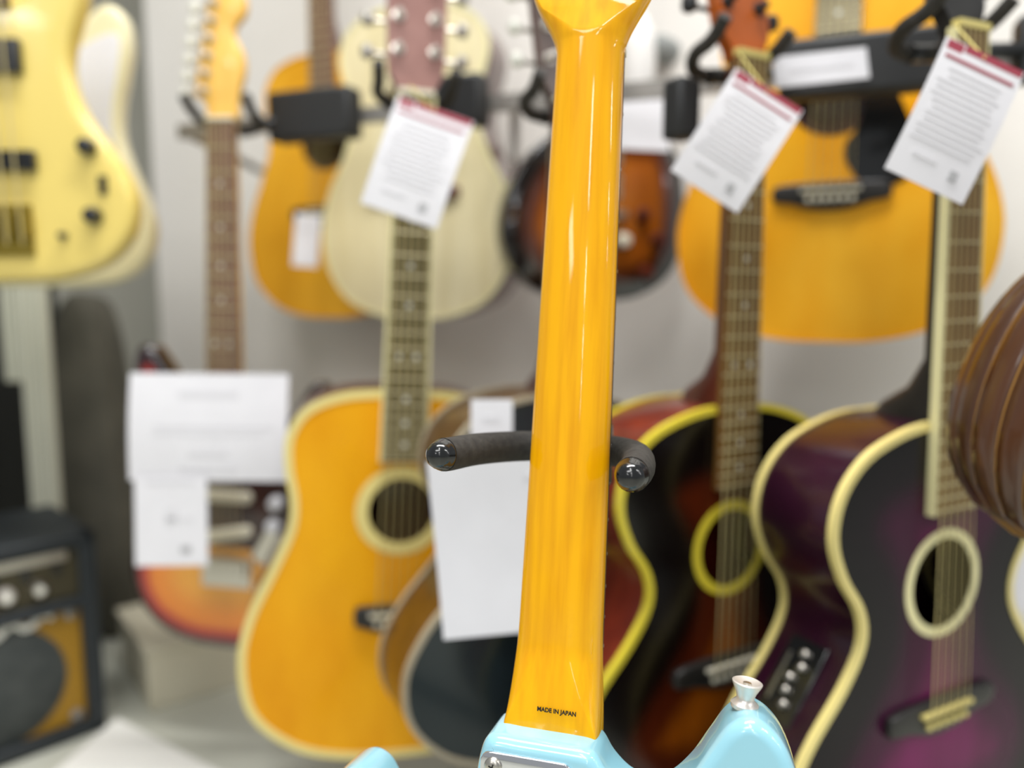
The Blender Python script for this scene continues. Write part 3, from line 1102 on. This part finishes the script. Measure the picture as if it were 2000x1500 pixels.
CREAM = [(0, -95), (65, -94), (122, -84), (160, -52), (172, -5), (164, 40), (144, 90), (132, 135), (134, 180), (144, 225), (152, 270), (146, 310), (120, 325), (92, 305), (66, 270), (34, 250), (0, 248),
         (-34, 252), (-62, 285), (-95, 330), (-125, 345), (-146, 325), (-148, 280), (-132, 225), (-122, 175), (-124, 130), (-144, 80), (-166, 30), (-170, -20), (-155, -62), (-118, -86), (-60, -95)]
K_m = place2(62, 436, 1.16, 8)
Kg, lpK = electric('cream electric guitar with white pickguard peeking out behind the yellow bass', K_m, .648, CREAM, 'guitar_cream', 'guitar_cream', -.045, -.004, .010)
pgK = ccw(spline([(x / 1000, y / 1000) for x, y in [(-90, 260), (-100, 190), (-70, 110), (-30, 40), (30, 30), (90, 10), (128, 28), (136, 55), (128, 92), (121, 135), (123, 180), (133, 228), (138, 280),
                                                     (100, 270), (62, 240), (34, 225), (-30, 240)]], 3))
plate('pickguard', pgK, -.002, 'pickguard_white', Kg, thick=.0022)
for yy in (.14, .06):
    pickup(Kg, 0, yy, -.002, .084, .018, 'bone')
obj('bridge_plate', box(0, -.01, -.002, .08, .05, .006), 'nickel', Kg)
neck_loft(Kg, [.24, .26, .45, .62, .654], [.028, .0278, .0245, .0217, .021], [.024, .022, .0205, .019, .013], -.001, 'maple_headstock')
fretboard(Kg, .648, .648 * 2 ** (-21.4 / 12), .021, .0282, -.001, .006, 'rosewood', 21)
obj('nut', box(0, .651, .004, .042, .005, .009), 'bone', Kg)
headstock_six(Kg, .655, 'maple_headstock')
strings(Kg, 6, .0175, .0262, 0, .65, .0095, .0085)


# ------------------------------------------------------------------ tags and papers
def card(name, label, cat, tl, tr, bl, z, lines, header=False, group=None, z_bl=None, bow=.0, tie=None):
    """a printed card hung in the shop: corners measured, real thickness, print as thin raised strips"""
    a, b, c = P(*tl, z), P(*tr, z), P(*bl, z_bl if z_bl else z)
    x = (b - a)
    wd = x.length
    x.normalize()
    y = (a - c)
    y = (y - x * y.dot(x))
    hh = y.length
    y.normalize()
    n = x.cross(y)
    m = Matrix((x, y, n)).transposed().to_4x4()
    m.translation = (a + b) / 2
    root = thing(name, label, cat, m, group=group)
    N = 8
    V, F = [], []
    cz = lambda t: bow * math.sin(math.pi * t)
    for i in range(N + 1):
        t = i / N
        for s in (-.5, .5):
            for dz in (0, -.0007):
                V.append((s * wd, -t * hh, cz(t) + dz))
    for i in range(N):
        q = 4 * i
        F += [(q, q + 4, q + 6, q + 2), (q + 1, q + 3, q + 7, q + 5), (q, q + 1, q + 5, q + 4), (q + 2, q + 6, q + 7, q + 3)]
    F += [(0, 2, 3, 1), (4 * N, 4 * N + 1, 4 * N + 3, 4 * N + 2)]
    sh = obj('card_sheet', (V, F), 'paper', root)
    if header:
        obj('maroon_stripe', box(.12 * wd, -hh * .028, .0004, wd * .72, hh * .05, .0006), 'maroon_print', sh)
        obj('maroon_stripe', box(0, -hh * .125, cz(.12) + .0003, wd * .86, hh * .022, .0006), 'maroon_print', sh)
        obj('maroon_lettering', box(-.36 * wd, -hh * .045, .0004, wd * .2, hh * .07, .0006), 'maroon_print', sh)
    for (fx, fy, fw, fh, m_) in lines:
        obj('print_line', box(fx * wd, -fy * hh, cz(fy) + .0002, fw * wd, fh * hh, .0006), m_, sh)
    if tie:
        obj('elastic_tie', tube([(0, -.004, .001), m.inverted() @ P(*tie)], .0009, 6), 'elastic', root)
    return root


def rows(y0, y1, n, w_=.84, m_='grey_print'):
    return [((random.random() - .5) * .05 - (.84 - w_ * .9) * .2, y0 + (y1 - y0) * k / (n - 1), w_ * (.7 + .3 * random.random()), .010, m_) for k in range(n)]


small = lambda: rows(.2, .72, 12) + [(-.15, .82, .3, .03, 'grey_print'), (.25, .86, .1, .07, 'dark_print')]
card('price_tag', 'white tag with maroon header hanging on the brown headstock of the amber dreadnought', 'tag', (777, 186), (926, 238), (722, 402), .835, small(), True, group='hanging price tags', tie=(800, 168, .85), bow=.003)
card('price_tag', 'white tag with maroon header hanging from the dark sunburst acoustic', 'tag', (1438, 132), (1569, 216), (1362, 366), .70, small(), True, group='hanging price tags', tie=(1446, 108, .72), bow=.003)
card('price_tag', 'white tag with maroon header nearest the right edge, on the purple acoustic', 'tag', (1850, 70), (2002, 142), (1787, 356), .62, small(), True, group='hanging price tags', tie=(1868, 52, .64), bow=.003)
card('paper_sign', 'large white paper sign with faint grey print before the sunburst electric', 'sign', (254, 728), (564, 731), (260, 938), 1.03,
     [(0, .2, .38, .07, 'grey_print'), (.04, .5, .75, .03, 'grey_print'), (0, .56, .7, .02, 'grey_print'), (.0, .74, .25, .05, 'grey_print'), (0, .87, .36, .06, 'grey_print')], bow=.004)
card('paper_sign', 'small white paper slip hanging below the large sign', 'sign', (262, 932), (404, 930), (268, 1106), 1.025,
     [(0, .06, .7, .05, 'grey_print'), (0, .45, .14, .2, 'grey_print'), (.1, .48, .4, .04, 'grey_print'), (.2, .82, .14, .08, 'dark_print')])
card('paper_sign', 'tall blank white sheet hanging below the left foam arm', 'sign', (833, 902), (1062, 880), (866, 1250), .74, [(.36, .13, .1, .03, 'grey_print'), (.3, .8, .1, .04, 'grey_print')], bow=-.004)
card('paper_sign', 'small square white label on the black acoustic above the foam arm', 'sign', (920, 780), (1001, 780), (917, 866), .775, [(0, .45, .4, .12, 'grey_print')])
card('price_tag', 'narrow white tag dangling before the amber guitar in the upper left', 'tag', (578, 416), (628, 420), (562, 518), 1.33, [(0, .3, .5, .06, 'grey_print')], tie=(600, 408, 1.35))
card('price_tag', 'silvery white strip label across the wide black hanger block', 'label', (1508, 112), (1692, 92), (1512, 172), .848, [(0, .5, .7, .1, 'grey_print')])
card('price_tag', 'plain white rounded tag above the arched sunburst electric, right of the amber neck', 'tag', (1190, 190), (1312, 196), (1192, 290), 1.06, [])
card('paper_sign', 'white paper sheet standing low beyond the ribbed bowl at the right edge', 'sign', (1972, 1048), (2080, 1040), (1975, 1195), .95, [])

# white rounded caps of a wall lamp behind the amber neck
wl = thing('wall_lamp', 'white rounded lamp head with grey bracket on wall right of the amber neck', 'lamp', loc=P(1215, 95, 1.24))
o_ = -Vector(wl.location)
obj('lamp_head', lathe([(.03, -.07), (.047, -.06), (.05, 0), (.046, .035), (.034, .06), (.015, .072), (.003, .075)], 28, P(1220, 112, 1.24) + o_, (0, 0, 1)), 'white_hood', wl)
obj('bracket', tube([P(1240, 90, 1.28) + o_, P(1285, 92, 1.33) + o_, P(1310, 105, 1.36) + o_], [.014, .022, .024], 14), 'grey_plastic', wl)

# ------------------------------------------------------------------ amplifier
ayaw = 46
ac = Vector((-.663, 1.185, 0))
ax_ = Vector((math.cos(R(ayaw)), math.sin(R(ayaw)), 0))
an = Vector((math.sin(R(ayaw)), -math.cos(R(ayaw)), 0))
AW, AH, AD = .40, .335, .20
am = Matrix((ax_, Vector((0, 0, 1)), an)).transposed().to_4x4()
am.translation = ac - ax_ * (AW / 2)
amp = thing('guitar_amplifier', 'small black combo amplifier with golden grille cloth on the floor at lower left', 'amplifier', am)
bevel_box('cabinet', (0, AH / 2, -AD / 2 - .012), (AW, AH, AD), 'amp_tolex', amp, .008)
for cx_, cy_, sx_, sy_ in ((-AW / 2 + .013, AH / 2, .026, AH), (AW / 2 - .013, AH / 2, .026, AH), (0, .012, AW, .024), (0, AH - .012, AW, .024), (0, .222, AW - .03, .018)):
    bevel_box('frame_rail', (cx_, cy_, -.008), (sx_, sy_, .03), 'amp_tolex', amp, .005)
obj('grille_cloth', box(0, .118, -.011, AW - .05, .192, .004), 'amp_gold', amp)
obj('speaker_cone', lathe([(.093, 0), (.09, .002), (.03, .0035), (.005, .004)], 48, (.058, .114, -.009), (0, 0, 1)), 'amp_cone', amp)
obj('control_panel', box(0, .271, -.008, AW - .05, .078, .006), 'amp_panel', amp)
obj('gold_strip', box(-.1, .296, -.0045, .13, .018, .001), 'amp_gold', amp)
obj('panel_label', box(.085, .300, -.0045, .15, .014, .001), 'nickel', amp)
for k in range(7):
    knob_x = -.14 + k * .043
    kb = obj('control_knob', lathe([(.012, 0), (.0115, .01), (.009, .014), (.007, .0145)], 18, (knob_x, .258, -.005), (0, 0, 1)), 'nickel' if k % 2 == 0 else 'satin_nickel', amp)
    obj('knob_cap', lathe([(.006, 0), (.0055, .001)], 14, (knob_x, .258, .0095), (0, 0, 1)), 'pearl', kb)
for k in range(3):
    obj('switch', box(.06 + k * .042, .283, -.003, .012, .016, .006), 'black_plastic', amp)
for cy_ in (.205, .035):
    obj('corner_bolt', lathe([(.010, 0), (.009, .003), (.005, .005)], 16, (AW / 2 - .040, cy_, -.008), (0, 0, 1)), 'rail_metal', amp)
# script logo: a flowing ribbon
pts = [(-.06 + .013 * k, .196 + .0075 * math.sin(k * 1.9) + .0008 * k, -.006) for k in range(16)]
obj('script_logo', tube(spline(pts, 3, False), .0058, 6), 'pearl', amp)
obj('handle', tube(spline([(-.09, AH - .006, -.16), (-.07, AH + .018, -.16), (0, AH + .024, -.16), (.07, AH + .018, -.16), (.09, AH - .006, -.16)], 4, False), .009, 10), 'black_plastic', amp)

# black effects unit lying on the amp
ue = thing('effects_unit', 'low black box with silver knob lying on top of the amplifier', 'effects unit', am @ Matrix.Translation((-.10, AH, -.06)))
bevel_box('housing', (0, .0215, 0), (.14, .042, .085), 'black_cabinet', ue, .006)
obj('control_knob', lathe([(.011, 0), (.010, .012), (.007, .014)], 16, (.035, .044, .02), (0, 1, 0)), 'nickel', ue)

# ------------------------------------------------------------------ things in the left corner
cab = P(-40, 990, 1.62)
cb = thing('speaker_cabinet', 'tall black cabinet standing at left edge below the yellow bass', 'cabinet', loc=(cab.x, cab.y, 0))
bevel_box('cabinet_shell', (-.1, .1, .42), (.30, .3, .84), 'black_cabinet', cb, .01)
obj('front_cloth', box(-.1, -.052, .42, .26, .006, .76), 'amp_cone', cb)
for (xa, xb, yb, zz, lab) in ((18, 74, 745, 1.50, 'short cream ribbed strip panel beside the black cabinet'), (50, 104, 985, 1.46, 'long cream ribbed strip panel reaching down to the amplifier')):
    top_ = P((xa + xb) / 2, 800, zz)
    top_.z = .98
    rr = ray((xa + xb) / 2, yb)
    bot = Vector((top_.x, top_.y, max(0, CAM_H + rr.z * top_.y / rr.y) if yb < 900 else 0))
    rp_ = thing('ribbed_panel', lab, 'panel', loc=bot)
    wd = (xb - xa) / FPX * zz
    hgt = top_.z - bot.z
    obj('backing', box(0, .006, hgt / 2, wd, .006, hgt), 'cream_slat', rp_)
    for k in range(5):
        bevel_box('slat', (-wd / 2 + wd * (k + .5) / 5, -.001, hgt / 2), (wd / 5 * .86, .010, hgt), 'cream_slat', rp_, .002)
bg = P(172, 1010, 1.60)  # dark padded form added where the corner wall lies in shade
gb = thing('corner_shade_form', 'dark grey padded case added in place of the shaded wall corner behind the amplifier', 'case', loc=(bg.x, bg.y, 0))
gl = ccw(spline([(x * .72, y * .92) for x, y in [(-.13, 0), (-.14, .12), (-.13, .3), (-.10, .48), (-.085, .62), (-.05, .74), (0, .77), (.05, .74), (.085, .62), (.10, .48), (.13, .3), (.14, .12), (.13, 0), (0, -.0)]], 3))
gbo = solid('padded_shell', gl, -.06, .06, .03, .03, 'corner_shade_grey', gb, seg=4, grid=.05)
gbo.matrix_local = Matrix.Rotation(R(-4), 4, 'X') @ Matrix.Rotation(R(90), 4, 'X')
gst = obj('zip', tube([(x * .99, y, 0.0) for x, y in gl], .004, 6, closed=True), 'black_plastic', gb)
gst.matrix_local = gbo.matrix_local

# plinth, and a white board coloured as the lit part of the floor
pc = P(293, 1376, 1.30)
pl = thing('display_plinth', 'low beige box plinth on the floor under the sunburst electric', 'plinth', loc=(pc.x, pc.y, 0))
rz = Matrix.Rotation(R(38), 3, 'Z')
bevel_box('plinth_body', rz @ Vector((.20, .11, .05)), (.40, .22, .10), 'plinth_beige', pl, .003, rz)
bevel_box('plinth_top', rz @ Vector((.20, .11, .105)), (.41, .23, .010), 'plinth_beige', pl, .002, rz)
wb = P(110, 1510, 1.15)
rz = Matrix.Rotation(R(-35), 3, 'Z')
c0, c1, c2 = P(228, 1398, 1.27), P(470, 1512, 1.10), P(60, 1560, 1.08)
o_ = Vector((c0.x, c0.y, 0))
a1 = Vector((c1.x, c1.y, 0)) - o_
a2 = Vector((c2.x, c2.y, 0)) - o_
corner = [Vector((0, 0, 0)), a1, a1 + a2, a2]
V = [(p.x, p.y, 0) for p in corner] + [(p.x, p.y, .008) for p in corner]
wbo = obj('lit_floor_board', (V, [(0, 1, 2, 3), (4, 5, 6, 7), (0, 1, 5, 4), (1, 2, 6, 5), (2, 3, 7, 6), (3, 0, 4, 7)]), 'lit_floor_white', None, smooth=False)
wbo.location = o_
tag(wbo, 'flat white board standing in for the lit floor before the amplifier', 'board')

# ------------------------------------------------------------------ bowl-back instrument at the right edge
mb_m = frame(P(2186, 800, .56), Vector((.34, 0, 1)), 60)
mb = thing('bowl_back_mandolin', 'brown ribbed bowl-back instrument at the right edge before the purple acoustic', 'mandolin', mb_m)
NR, NS = 13, 18
hl, hw, hd = .114, .082, .104


def bowl(t, s):
    """t along the length 0..1 (bottom to neck), s round the bowl 0..1"""
    yy = -hl + 2 * hl * t * 1.12
    e = max(0.0, 1 - abs(2 * (t ** .85) - 1) ** 2.2) ** .5
    a = math.pi * s
    return Vector((-hw * e * math.cos(a), yy, -hd * e * math.sin(a)))


for k in range(NR):
    V, F = [], []
    for i in range(NS + 1):
        t = .002 + .996 * i / NS
        for j in range(4):
            s = (k + .04 + .92 * j / 3) / NR
            V.append(bowl(t, s))
    for i in range(NS):
        for j in range(3):
            q = 4 * i + j
            F.append((q, q + 1, q + 5, q + 4))
    rb = obj('rib', (V, F), 'bowl_rib', mb, fix=False)
    sol = rb.modifiers.new('thick', 'SOLIDIFY')
    sol.thickness = .003
    sol.offset = 0
    if k:
        obj('inlay_line', tube([bowl(.01 + .98 * i / NS, k / NR) for i in range(NS + 1)], .0011, 5), 'bowl_line', mb)
lpM = ccw([(bowl(.01 + .98 * i / 20, 0).x, bowl(.01 + .98 * i / 20, 0).y) for i in range(21)] + [(bowl(.99 - .98 * i / 20, 1).x, bowl(.99 - .98 * i / 20, 1).y) for i in range(1, 20)])
plate('soundboard', lpM, .002, 'spruce_pale', mb, thick=.003)
neck_loft(mb, [.12, .16, .28, .33], [.017, .016, .014, .0135], [.03, .018, .016, .014], .002, 'mahogany')
fretboard(mb, .33, .1, .0135, .018, .002, .007, 'rosewood', 17)
headstock_3x3(mb, .33, 'mahogany', w0=.026, w1=.03, ln=.14)
hanger('black hanger arm reaching out over the purple acoustic to the bowl-back instrument', mb_m, .33, .80, (.10, .035, .07))
